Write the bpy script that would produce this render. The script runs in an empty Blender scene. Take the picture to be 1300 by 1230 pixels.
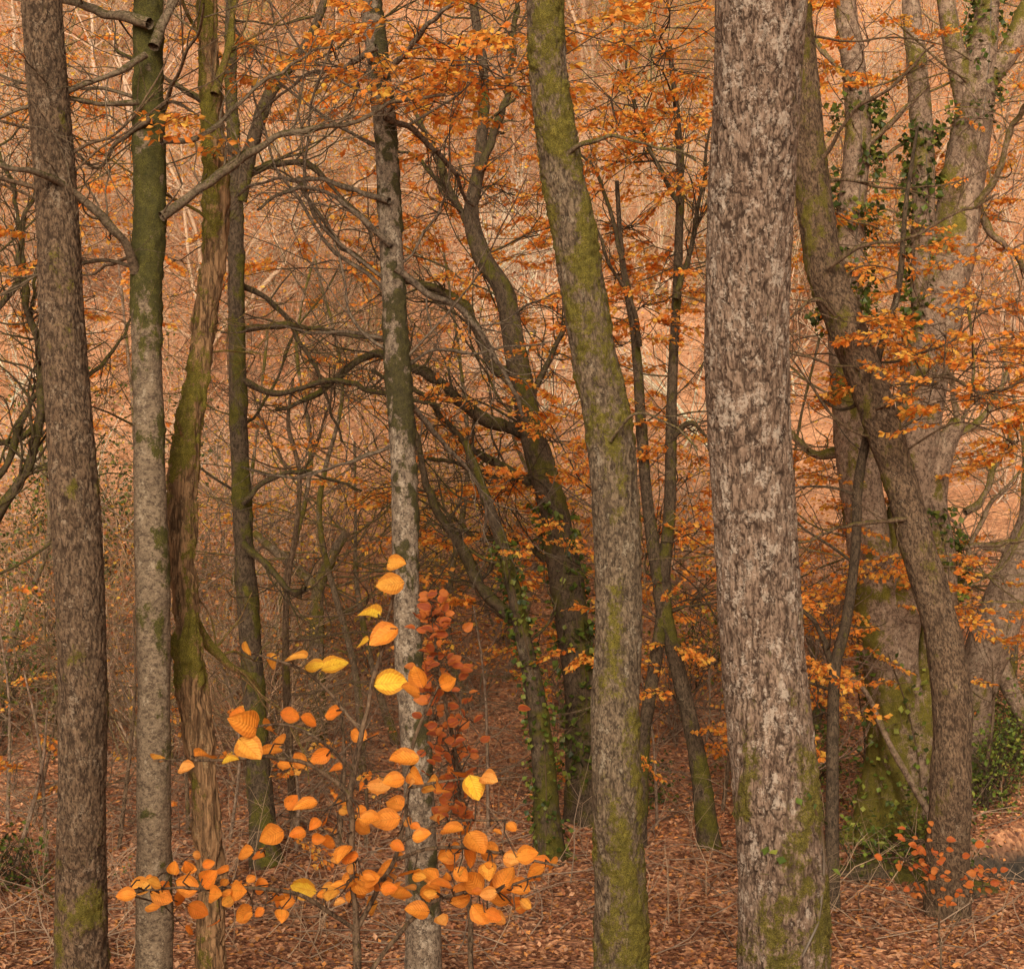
import bpy, math, numpy as np
rs = np.random.RandomState
S=0.0005; CZ=4.0
scene=bpy.context.scene
COL=scene.collection

# ---------------------------------------------------------------- noise
def _h(ix,iy,iz):
    n=(ix.astype(np.int64)*374761393+iy.astype(np.int64)*668265263+iz.astype(np.int64)*1274126177)&0xffffffff
    n=((n^(n>>13))*1103515245)&0xffffffff
    n=((n^(n>>16))*69069)&0xffffffff
    n=n^(n>>15)
    return (n&0xffff)/32767.5-1.0
def vn(p):
    i=np.floor(p); f=p-i; i=i.astype(np.int64); f=f*f*(3-2*f)
    x,y,z=i[...,0],i[...,1],i[...,2]; fx,fy,fz=f[...,0],f[...,1],f[...,2]
    def L(a,b,t): return a+(b-a)*t
    a=L(_h(x,y,z),_h(x+1,y,z),fx); b=L(_h(x,y+1,z),_h(x+1,y+1,z),fx)
    c=L(_h(x,y,z+1),_h(x+1,y,z+1),fx); d=L(_h(x,y+1,z+1),_h(x+1,y+1,z+1),fx)
    return L(L(a,b,fy),L(c,d,fy),fz)
def fbm(p,o=4):
    s=0;a=1.0;t=0
    for k in range(o):
        s=s+a*vn(p*(2.03**k)+17.3*k); t+=a; a*=0.55
    return s/t
def ss(a,b,x):
    t=np.clip((np.asarray(x,float)-a)/(b-a),0,1); return t*t*(3-2*t)

# ---------------------------------------------------------------- terrain
def bank(x): return 17.6+0.25*np.sin(x*1.3)+0.15*np.sin(x*3.1+1)
def chan(x,y):
    xe=5.1+0.12*np.sin(y*2.1)+0.35*np.clip(15.5-y,-1,3)
    return ss(13.2,13.8,y)*(1-ss(bank(x)-0.7,bank(x),y))*ss(xe-0.1,xe+0.55,x)
def ground_h(x,y):
    x=np.asarray(x,float); y=np.asarray(y,float)
    near=2.4*(1-ss(1,9,y))
    t=np.clip(y-20.0,0,85)
    hill=0.75*t*t/(t+6)+0.05*np.clip(y-16,0,90)
    p=np.stack([x*0.35,y*0.35,0*x],-1)
    b=0.2*fbm(p,4)*(1+ss(20,40,y)*3)
    p2=np.stack([x*3.1,y*3.1,0*x+5],-1)
    return near+hill+b+0.06*fbm(p2,2)*ss(11,14,y)-0.85*chan(x,y)
def gh(x,y): return float(ground_h(np.array([x]),np.array([y]))[0])

# ---------------------------------------------------------------- mesh buffer
class Buf:
    def __init__(s): s.V=[];s.F=[];s.C=[];s.L=[];s.n=0
    def add(s,V,F,C,L=None):
        V=np.asarray(V,float)
        s.V.append(V); s.F.append(np.asarray(F,np.int64)+s.n)
        C=np.asarray(C,float)
        if C.ndim==1: C=np.tile(C,(len(V),1))
        s.C.append(C); s.n+=len(V)
        if L is not None: s.L.append(L)
    def data(s):
        return np.concatenate(s.V),np.concatenate(s.F),np.concatenate(s.C)
    def mesh(s,name,mat,origin=(0,0,0),smooth=True):
        V,F,C=s.data(); V=V-np.array(origin)
        me=bpy.data.meshes.new(name)
        me.vertices.add(len(V)); me.vertices.foreach_set('co',V.astype(np.float32).ravel())
        me.loops.add(len(F)*4); me.loops.foreach_set('vertex_index',F.astype(np.int32).ravel())
        me.polygons.add(len(F)); me.polygons.foreach_set('loop_start',(np.arange(len(F))*4).astype(np.int32))
        me.update(calc_edges=True)
        me.polygons.foreach_set('use_smooth',np.full(len(F),smooth))
        ca=me.color_attributes.new('Col','FLOAT_COLOR','POINT')
        ca.data.foreach_set('color',np.concatenate([C,np.ones((len(C),1))],1).astype(np.float32).ravel())
        if s.L:
            L=np.concatenate(s.L); cb=me.color_attributes.new('Leaf','FLOAT_COLOR','POINT')
            cb.data.foreach_set('color',np.concatenate([L,np.ones((len(L),2))],1).astype(np.float32).ravel())
        me.materials.append(mat)
        return me

def obj(name,me,parent=None,loc=(0,0,0)):
    o=bpy.data.objects.new(name,me); COL.objects.link(o)
    if parent is not None: o.parent=parent
    else: o.location=loc
    return o

def catmull(P,ds):
    P=np.asarray(P,float)
    A=np.vstack([2*P[0]-P[1],P,2*P[-1]-P[-2]]); out=[]
    for i in range(1,len(A)-2):
        L=np.linalg.norm((A[i+1]-A[i])[:3]); n=max(1,int(math.ceil(L/ds)))
        t=(np.arange(n)/n)[:,None]
        p0,p1,p2,p3=A[i-1],A[i],A[i+1],A[i+2]
        out.append(0.5*((2*p1)+(-p0+p2)*t+(2*p0-5*p1+4*p2-p3)*t*t+(-p0+3*p1-3*p2+p3)*t**3))
    out.append(P[-1:]); return np.vstack(out)

_ang={}
def ringcs(n):
    if n not in _ang:
        a=np.arange(n)/n*2*np.pi; _ang[n]=(np.cos(a),np.sin(a))
    return _ang[n]
_fc={}
def tfaces(m,n):
    if (m,n) not in _fc:
        i=np.arange(m-1)[:,None]; j=np.arange(n)[None,:]; k=(j+1)%n
        _fc[(m,n)]=np.stack([i*n+j,i*n+k,(i+1)*n+k,(i+1)*n+j],-1).reshape(-1,4)
    return _fc[(m,n)]
def tube(P,R,n):
    P=np.asarray(P,float); R=np.asarray(R,float)
    T=np.gradient(P,axis=0); T/=np.linalg.norm(T,axis=1)[:,None]+1e-9
    o=P[-1]-P[0]; k=int(np.argmin(np.abs(o))); ref=np.zeros(3); ref[k]=1
    if k==1 or abs(o[1])<0.8*abs(o[2]): ref=np.array([0,1.0,0])
    N=np.cross(T,ref); N/=np.linalg.norm(N,axis=1)[:,None]+1e-9
    B=np.cross(N,T)
    c,s_=ringcs(n)
    D=N[:,None,:]*c[None,:,None]+B[:,None,:]*s_[None,:,None]
    V=P[:,None,:]+D*R[:,None,None]
    return V.reshape(-1,3),tfaces(len(P),n),D.reshape(-1,3)

def unit(v): return v/(np.linalg.norm(v)+1e-9)

# ---------------------------------------------------------------- materials
def newmat(name):
    m=bpy.data.materials.new(name); m.use_nodes=True; nt=m.node_tree; nt.nodes.clear()
    out=nt.nodes.new('ShaderNodeOutputMaterial'); return m,nt,out
def N(nt,t,**k):
    n=nt.nodes.new(t)
    for a,b in k.items(): setattr(n,a,b)
    return n
def mixc(nt,f,a,b,mode='MIX'):
    n=N(nt,'ShaderNodeMix',data_type='RGBA',blend_type=mode)
    for sock,val in ((n.inputs[0],f),(n.inputs[6],a),(n.inputs[7],b)):
        if hasattr(val,'node'): nt.links.new(val,sock)
        elif isinstance(val,(int,float)): sock.default_value=val
        else: sock.default_value=(*val,1)
    return n.outputs[2]
def ramp(nt,src,a,b,ca=(0,0,0),cb=(1,1,1)):
    n=N(nt,'ShaderNodeValToRGB'); nt.links.new(src,n.inputs[0])
    n.color_ramp.elements[0].position=a; n.color_ramp.elements[1].position=b
    n.color_ramp.elements[0].color=(*ca,1); n.color_ramp.elements[1].color=(*cb,1)
    return n.outputs[0]
def math_(nt,op,a,b,clamp=False):
    n=N(nt,'ShaderNodeMath',operation=op,use_clamp=clamp)
    for s,v in ((n.inputs[0],a),(n.inputs[1],b)):
        if hasattr(v,'node'): nt.links.new(v,s)
        else: s.default_value=v
    return n.outputs[0]
def noise(nt,vec,scale,detail=5,rough=0.6):
    n=N(nt,'ShaderNodeTexNoise'); n.inputs['Scale'].default_value=scale
    n.inputs['Detail'].default_value=detail; n.inputs['Roughness'].default_value=rough
    nt.links.new(vec,n.inputs['Vector']); return n.outputs['Fac']
def mapping(nt,vec,sc):
    n=N(nt,'ShaderNodeMapping'); n.inputs['Scale'].default_value=sc; nt.links.new(vec,n.inputs['Vector']); return n.outputs[0]

def bark_mat(name,c1,c2,dark,patch,moss1,moss2,zs=0.25,fs=45,bump=0.6,pn=2.4):
    m,nt,out=newmat(name)
    tc=N(nt,'ShaderNodeTexCoord').outputs['Object']
    at=N(nt,'ShaderNodeAttribute',attribute_name='Col'); sep=N(nt,'ShaderNodeSeparateColor'); nt.links.new(at.outputs['Color'],sep.inputs[0])
    cav,mo,pa=sep.outputs[0],sep.outputs[1],sep.outputs[2]
    mp=mapping(nt,tc,(1,1,zs))
    n1=noise(nt,mp,fs,6,0.75); n2=noise(nt,tc,7,5,0.65); n3=noise(nt,tc,62,5,0.75); n4=noise(nt,mp,fs*2.6,3,0.6)
    base=mixc(nt,ramp(nt,n2,0.35,0.68),c1,c2)
    base=mixc(nt,ramp(nt,n1,0.42,0.55,(1,1,1),(0,0,0)),base,dark)
    base=mixc(nt,math_(nt,'MULTIPLY',ramp(nt,n4,0.5,0.7),0.45),base,[min(1,x*1.5) for x in c2])
    base=mixc(nt,math_(nt,'MULTIPLY',cav,0.9),base,[x*0.6 for x in dark])
    pm=ramp(nt,math_(nt,'ADD',pa,math_(nt,'MULTIPLY',math_(nt,'SUBTRACT',n3,0.5),pn)),0.48,0.68)
    base=mixc(nt,math_(nt,'MULTIPLY',pm,0.75),base,patch)
    mm=ramp(nt,math_(nt,'ADD',mo,math_(nt,'MULTIPLY',math_(nt,'SUBTRACT',n3,0.5),2.6)),0.38,0.7)
    mc=mixc(nt,ramp(nt,noise(nt,tc,14,4,0.7),0.35,0.65),moss1,moss2)
    mc=mixc(nt,ramp(nt,noise(nt,tc,150,3,0.7),0.42,0.62),mc,[x*0.4 for x in moss1])
    base=mixc(nt,math_(nt,'MULTIPLY',mm,0.93),base,mc)
    bs=N(nt,'ShaderNodeBsdfPrincipled'); nt.links.new(base,bs.inputs['Base Color'])
    bs.inputs['Roughness'].default_value=0.9
    bs.inputs['Specular IOR Level'].default_value=0.15
    hsum=math_(nt,'ADD',n1,math_(nt,'MULTIPLY',noise(nt,tc,150,3,0.7),0.7))
    b=N(nt,'ShaderNodeBump'); b.inputs['Strength'].default_value=bump; b.inputs['Distance'].default_value=0.018
    nt.links.new(hsum,b.inputs['Height']); nt.links.new(b.outputs[0],bs.inputs['Normal'])
    nt.links.new(bs.outputs[0],out.inputs[0]); return m

def leaf_mat(name,trans=0.3,veins=False,rough=0.55):
    m,nt,out=newmat(name)
    at=N(nt,'ShaderNodeAttribute',attribute_name='Col').outputs['Color']
    tc=N(nt,'ShaderNodeTexCoord').outputs['Object']
    c=mixc(nt,ramp(nt,noise(nt,tc,60,3,0.6),0.35,0.7),at,mixc(nt,1.0,at,(0.85,0.72,0.6),'MULTIPLY'))
    bs=N(nt,'ShaderNodeBsdfPrincipled'); bs.inputs['Roughness'].default_value=rough
    bs.inputs['Specular IOR Level'].default_value=0.2
    if veins:
        lf=N(nt,'ShaderNodeAttribute',attribute_name='Leaf'); sp=N(nt,'ShaderNodeSeparateColor'); nt.links.new(lf.outputs['Color'],sp.inputs[0])
        au=math_(nt,'ABSOLUTE',sp.outputs[0],0)
        w=math_(nt,'SINE',math_(nt,'MULTIPLY',math_(nt,'SUBTRACT',sp.outputs[1],math_(nt,'MULTIPLY',au,0.28)),60.0),0)
        vein=ramp(nt,w,0.8,1.0)
        mid=ramp(nt,au,0.0,0.09,(1,1,1),(0,0,0))
        vv=math_(nt,'MAXIMUM',math_(nt,'MULTIPLY',vein,0.75),mid)
        c=mixc(nt,math_(nt,'MULTIPLY',vv,0.45),c,(0.45,0.15,0.015))
        edge=ramp(nt,math_(nt,'ADD',au,math_(nt,'MULTIPLY',noise(nt,tc,40,3,0.6),0.7)),0.95,1.35)
        c=mixc(nt,math_(nt,'MULTIPLY',edge,0.6),c,(0.48,0.14,0.018))
        spots=ramp(nt,noise(nt,tc,140,3,0.6),0.64,0.72)
        c=mixc(nt,math_(nt,'MULTIPLY',spots,0.6),c,(0.2,0.06,0.015))
        b=N(nt,'ShaderNodeBump'); b.inputs['Strength'].default_value=0.4; b.inputs['Distance'].default_value=0.002
        nt.links.new(w,b.inputs['Height']); nt.links.new(b.outputs[0],bs.inputs['Normal'])
    nt.links.new(c,bs.inputs['Base Color'])
    tr=N(nt,'ShaderNodeBsdfTranslucent'); nt.links.new(c,tr.inputs['Color'])
    mx=N(nt,'ShaderNodeMixShader'); mx.inputs[0].default_value=trans
    nt.links.new(bs.outputs[0],mx.inputs[1]); nt.links.new(tr.outputs[0],mx.inputs[2]); nt.links.new(mx.outputs[0],out.inputs[0])
    return m

MOSS=((0.11,0.088,0.013),(0.225,0.172,0.025)); MOSSD=((0.042,0.038,0.008),(0.095,0.08,0.012))
M_plate=bark_mat('bark_plated',(0.21,0.126,0.08),(0.36,0.24,0.163),(0.07,0.038,0.024),(0.52,0.40,0.30),*MOSS,zs=0.24,fs=46,bump=1.0)
M_furrow=bark_mat('bark_furrowed',(0.13,0.076,0.042),(0.235,0.146,0.085),(0.045,0.026,0.015),(0.31,0.22,0.145),*MOSS,zs=0.4,fs=54,bump=0.9)
M_beech=bark_mat('bark_beech_grey',(0.14,0.095,0.058),(0.21,0.146,0.09),(0.065,0.042,0.026),(0.30,0.225,0.15),*MOSSD,zs=1.3,fs=30,bump=0.35)
M_lichen=bark_mat('bark_lichened',(0.14,0.096,0.062),(0.21,0.15,0.10),(0.05,0.033,0.022),(0.35,0.27,0.19),(0.035,0.028,0.010),(0.075,0.06,0.014),zs=0.8,fs=35,bump=0.5)
M_rot=bark_mat('bark_decayed',(0.25,0.135,0.062),(0.38,0.205,0.095),(0.08,0.042,0.02),(0.40,0.28,0.15),(0.12,0.096,0.012),(0.24,0.185,0.024),zs=0.08,fs=44,bump=1.0)
M_mossy=bark_mat('bark_mossy',(0.15,0.097,0.058),(0.24,0.165,0.10),(0.055,0.035,0.021),(0.34,0.265,0.18),*MOSS,zs=0.4,fs=46,bump=0.8)
M_dark=bark_mat('bark_dark_mossy',(0.062,0.04,0.024),(0.12,0.078,0.046),(0.026,0.017,0.01),(0.2,0.15,0.095),(0.062,0.054,0.008),(0.15,0.122,0.015),zs=0.5,fs=42,bump=0.6)
M_pink=bark_mat('bark_pinkish_beech',(0.20,0.125,0.08),(0.32,0.21,0.138),(0.085,0.05,0.032),(0.42,0.31,0.21),(0.11,0.09,0.01),(0.215,0.17,0.02),zs=0.8,fs=26,bump=0.5)
M_leaf=leaf_mat('beech_foliage',0.5); M_near=leaf_mat('beech_leaf_detail',0.4,True,0.5); M_litter=leaf_mat('leaf_litter_leaves',0.0,False,0.8)
M_ivy=leaf_mat('ivy_foliage',0.1,False,0.4)
def twig_mat():
    m,nt,out=newmat('background_twigs')
    at=N(nt,'ShaderNodeAttribute',attribute_name='Col').outputs['Color']; tc=N(nt,'ShaderNodeTexCoord').outputs['Object']
    c=mixc(nt,ramp(nt,noise(nt,tc,6,4,0.7),0.35,0.7),at,mixc(nt,1.0,at,(0.6,0.56,0.5),'MULTIPLY'))
    bs=N(nt,'ShaderNodeBsdfPrincipled'); bs.inputs['Roughness'].default_value=0.9; nt.links.new(c,bs.inputs['Base Color']); nt.links.new(bs.outputs[0],out.inputs[0]); return m
M_twig=twig_mat()
def ground_mat():
    m,nt,out=newmat('leaf_litter_ground')
    tc=N(nt,'ShaderNodeTexCoord').outputs['Object']
    v=N(nt,'ShaderNodeTexVoronoi'); v.inputs['Scale'].default_value=16; nt.links.new(tc,v.inputs['Vector'])
    s=N(nt,'ShaderNodeSeparateColor'); nt.links.new(v.outputs['Color'],s.inputs[0])
    r=N(nt,'ShaderNodeValToRGB'); nt.links.new(s.outputs[0],r.inputs[0]); e=r.color_ramp.elements
    e[0].position=0; e[0].color=(0.16,0.06,0.028,1); e[1].position=1; e[1].color=(0.66,0.31,0.14,1)
    a=e.new(0.35); a.color=(0.38,0.155,0.07,1); a=e.new(0.7); a.color=(0.54,0.24,0.11,1)
    c=mixc(nt,ramp(nt,noise(nt,tc,0.5,4,0.6),0.35,0.7),r.outputs[0],mixc(nt,1.0,r.outputs[0],(0.7,0.65,0.6),'MULTIPLY'))
    at=N(nt,'ShaderNodeAttribute',attribute_name='Col'); sp=N(nt,'ShaderNodeSeparateColor'); nt.links.new(at.outputs['Color'],sp.inputs[0])
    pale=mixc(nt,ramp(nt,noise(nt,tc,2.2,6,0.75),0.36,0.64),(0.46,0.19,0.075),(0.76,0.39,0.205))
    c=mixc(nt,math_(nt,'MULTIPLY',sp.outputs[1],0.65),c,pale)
    c=mixc(nt,sp.outputs[0],c,mixc(nt,ramp(nt,noise(nt,tc,8,5,0.7),0.35,0.65),(0.018,0.012,0.008),(0.06,0.04,0.022)))
    bs=N(nt,'ShaderNodeBsdfPrincipled'); bs.inputs['Roughness'].default_value=0.9; nt.links.new(c,bs.inputs['Base Color'])
    b=N(nt,'ShaderNodeBump'); b.inputs['Strength'].default_value=0.8; b.inputs['Distance'].default_value=0.05
    nt.links.new(v.outputs['Distance'],b.inputs['Height']); nt.links.new(b.outputs[0],bs.inputs['Normal'])
    nt.links.new(bs.outputs[0],out.inputs[0]); return m
M_ground=ground_mat()
def water_mat():
    m,nt,out=newmat('stream_water'); tc=N(nt,'ShaderNodeTexCoord').outputs['Object']
    bs=N(nt,'ShaderNodeBsdfPrincipled'); bs.inputs['Base Color'].default_value=(0.012,0.011,0.008,1); bs.inputs['Roughness'].default_value=0.12
    b=N(nt,'ShaderNodeBump'); b.inputs['Strength'].default_value=0.35; b.inputs['Distance'].default_value=0.05
    nt.links.new(noise(nt,mapping(nt,tc,(1,3,1)),2.5,4,0.5),b.inputs['Height']); nt.links.new(b.outputs[0],bs.inputs['Normal'])
    nt.links.new(bs.outputs[0],out.inputs[0]); return m

# ---------------------------------------------------------------- ground and water
xs=np.unique(np.concatenate([np.linspace(-400,-40,16),np.linspace(-40,-14,40),np.linspace(-14,14,330),np.linspace(14,40,60),np.linspace(40,400,16)]))
ys=np.unique(np.concatenate([np.linspace(-200,0,12),np.linspace(0,12,40),np.linspace(12,30,330),np.linspace(30,110,160),np.linspace(110,600,14)]))
X,Y=np.meshgrid(xs,ys); Z=ground_h(X,Y)
g=Buf(); nx,ny=len(xs),len(ys)
i=np.arange(ny-1)[:,None]; j=np.arange(nx-1)[None,:]
F=np.stack([i*nx+j,i*nx+j+1,(i+1)*nx+j+1,(i+1)*nx+j],-1).reshape(-1,4)
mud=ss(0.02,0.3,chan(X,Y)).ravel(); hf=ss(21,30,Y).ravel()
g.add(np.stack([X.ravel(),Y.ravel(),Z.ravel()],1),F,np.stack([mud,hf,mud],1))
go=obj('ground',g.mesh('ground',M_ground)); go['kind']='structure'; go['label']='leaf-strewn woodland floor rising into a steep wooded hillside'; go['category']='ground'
w=Buf(); w.add([[4.6,12.8,-0.42],[60,12.8,-0.42],[60,18.3,-0.42],[4.6,18.3,-0.42]],[[0,1,2,3]],(0,0,0))
wo=obj('stream_water',w.mesh('stream_water',water_mat())); wo['kind']='structure'; wo['label']='dark slow stream between leafy banks'; wo['category']='stream'

# ---------------------------------------------------------------- leaves
PAL_OR=np.array([(0.90,0.34,0.055),(0.93,0.40,0.075),(0.88,0.29,0.045),(0.92,0.46,0.09),(0.76,0.23,0.04),(0.88,0.50,0.08)])
PAL_LIT=np.array([(0.46,0.18,0.085),(0.31,0.115,0.054),(0.58,0.27,0.135),(0.68,0.36,0.20),(0.19,0.072,0.034),(0.70,0.29,0.085)])
PAL_IVY=np.array([(0.06,0.085,0.012),(0.10,0.13,0.02),(0.16,0.17,0.03),(0.035,0.05,0.01)])
def leaf_quads(buf,P,D,size,col,rng,flat=0.5,wid=0.6):
    n=len(P); D=D/(np.linalg.norm(D,axis=1)[:,None]+1e-9)
    up=np.tile([0,0,1.0],(n,1))+rng.normal(0,flat,(n,3))
    sd=np.cross(D,up); sd/=np.linalg.norm(sd,axis=1)[:,None]+1e-9; nn=np.cross(sd,D)
    sz=(size*rng.uniform(0.7,1.25,n))[:,None]
    a=P; b=P+D*sz*0.5+sd*sz*wid*0.5+nn*sz*0.1; c=P+D*sz; d=P+D*sz*0.5-sd*sz*wid*0.5+nn*sz*0.1
    V=np.stack([a,b,c,d],1).reshape(-1,3); F=np.arange(4*n).reshape(-1,4)
    buf.add(V,F,np.repeat(col,4,axis=0))
def pal(P,n,rng,var=0.15): return np.clip(P[rng.randint(len(P),size=n)]*rng.uniform(1-var,1+var,(n,1)),0,.95)

def make_spray(rng,nside=9):
    tw=[];lp=[];ld=[]
    k=8; x=np.linspace(0,1,k); y=np.cumsum(rng.normal(0,0.03,k)); z=-0.12*x**2
    M=np.stack([x,y,z],1); tw.append((M,np.linspace(0.007,0.003,k)))
    for i_ in range(nside):
        t=0.12+0.83*i_/nside; p=np.array([t,np.interp(t,x,y),-0.12*t*t]); sg=1 if i_%2 else -1
        L=(0.42*(1-t*0.6))*rng.uniform(0.6,1.3); a=sg*rng.uniform(0.5,1.0)
        d=np.array([math.cos(a),math.sin(a),rng.uniform(-0.3,0.2)])
        q=np.stack([p,p+d*L*0.5+[0,0,0.01],p+d*L+[0,0,-0.02]]); tw.append((q,np.array([0.004,0.003,0.002])))
        m=int(3+L*11)
        for jj in range(m):
            u=(jj+0.5)/m; s2=1 if jj%2 else -1; b=a+s2*rng.uniform(0.5,1.0)
            lp.append(p+d*L*u); ld.append([math.cos(b),math.sin(b),rng.uniform(-1.0,0.25)])
        lp.append(p+d*L); ld.append(d)
    for jj in range(8):
        t=rng.uniform(0.2,1); lp.append([t,np.interp(t,x,y),-0.12*t*t]); b=rng.uniform(-1.2,1.2); ld.append([math.cos(b),math.sin(b),rng.uniform(-0.9,0.2)])
    return tw,np.array(lp),np.array(ld)
_r=rs(5); SPRAYS=[make_spray(_r,_r.randint(6,11)) for _ in range(10)]
def rotm(yaw,pitch,roll):
    cy,sy=math.cos(yaw),math.sin(yaw); cp,sp=math.cos(pitch),math.sin(pitch); cr,sr=math.cos(roll),math.sin(roll)
    Rz=np.array([[cy,-sy,0],[sy,cy,0],[0,0,1]]); Ry=np.array([[cp,0,-sp],[0,1,0],[sp,0,cp]]); Rx=np.array([[1,0,0],[0,cr,-sr],[0,sr,cr]])
    return Rz@Ry@Rx
def put_spray(tree,p,yaw,scale,rng,palette=PAL_OR,lsize=0.062,dens=1.0):
    tw,lp,ld=SPRAYS[rng.randint(len(SPRAYS))]
    R=rotm(yaw,rng.uniform(-0.35,0.25),rng.normal(0,0.35))
    for q,r in tw:
        V,F,D=tube((q*scale)@R.T+p,r*max(0.7,scale),3); tree.br.add(V,F,(0.2,0.05,0.0))
    k=rng.rand(len(lp))<rng.uniform(.6,1)*dens; a=(lp[k]*scale)@R.T+p; b=ld[k]@R.T
    c=pal(palette,len(a),rng,0.15)*rng.uniform(0.9,1.1)
    leaf_quads(tree.lf,a,b,lsize,np.clip(c,0,.95),rng,0.9,0.68)

# ---------------------------------------------------------------- branch growth
def branch_tube(buf,P,R,n,moss=0.3,patch=0.1,rough=0.12,seed=0):
    V,F,D=tube(P,R,n)
    nz=fbm(V*6+seed,2); r=np.repeat(R,n)
    V=V+D*(nz*r*rough*2)[:,None]
    m=np.clip(moss+0.35*D[:,2]+0.35*nz,0,1)
    buf.add(V,F,np.stack([0*m+0.1,m,np.clip(patch+0.4*fbm(V*9+4,2),0,1)],1))
def grow(buf,p,d,L,r,lvl,rng,moss=0.2,up=0.05,tips=None,wig=0.22,nch=(3,6),col=None,sides=5,ratio=0.6):
    n=max(3,int(5+lvl*2)) if col is None else max(3,3+lvl)
    P=[p]; d=unit(np.array(d,float)); dd=d
    for _ in range(n-1):
        dd=unit(dd+rng.normal(0,wig,3)+np.array([0,0,up])); P.append(P[-1]+dd*L/(n-1))
    P=np.array(P); R=np.linspace(r,r*(0.4 if lvl>0 else 0.25),n)
    sd=max(3,sides+lvl-1)
    if col is None:
        if lvl>0 : 
            Q=catmull(np.column_stack([P,R]),max(0.06,L/12)); P2,R2=Q[:,:3],Q[:,3]
        else: P2,R2=P,R
        branch_tube(buf,P2,R2,sd,moss)
    else:
        V,F,D=tube(P,R,3 if lvl<2 else 4); buf.add(V,F,np.array(col)*rng.uniform(0.75,1.25))
    if tips is not None: tips.append((P[-1],dd))
    if lvl>0:
        for k in range(rng.randint(*nch)):
            t=rng.uniform(0.2,1.0); i0=min(n-2,int(t*(n-1))); f=t*(n-1)-i0
            q=P[i0]*(1-f)+P[i0+1]*f; td=unit(P[i0+1]-P[i0])
            nd=unit(td+rng.normal(0,0.62,3)*np.array([1,0.8,0.8]))
            grow(buf,q,nd,L*rng.uniform(0.4,0.75)*ratio/0.6,max(R[i0]*rng.uniform(0.4,0.65),0.0024),lvl-1,rng,moss,up,tips,wig,nch,col,sides,ratio)

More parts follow.
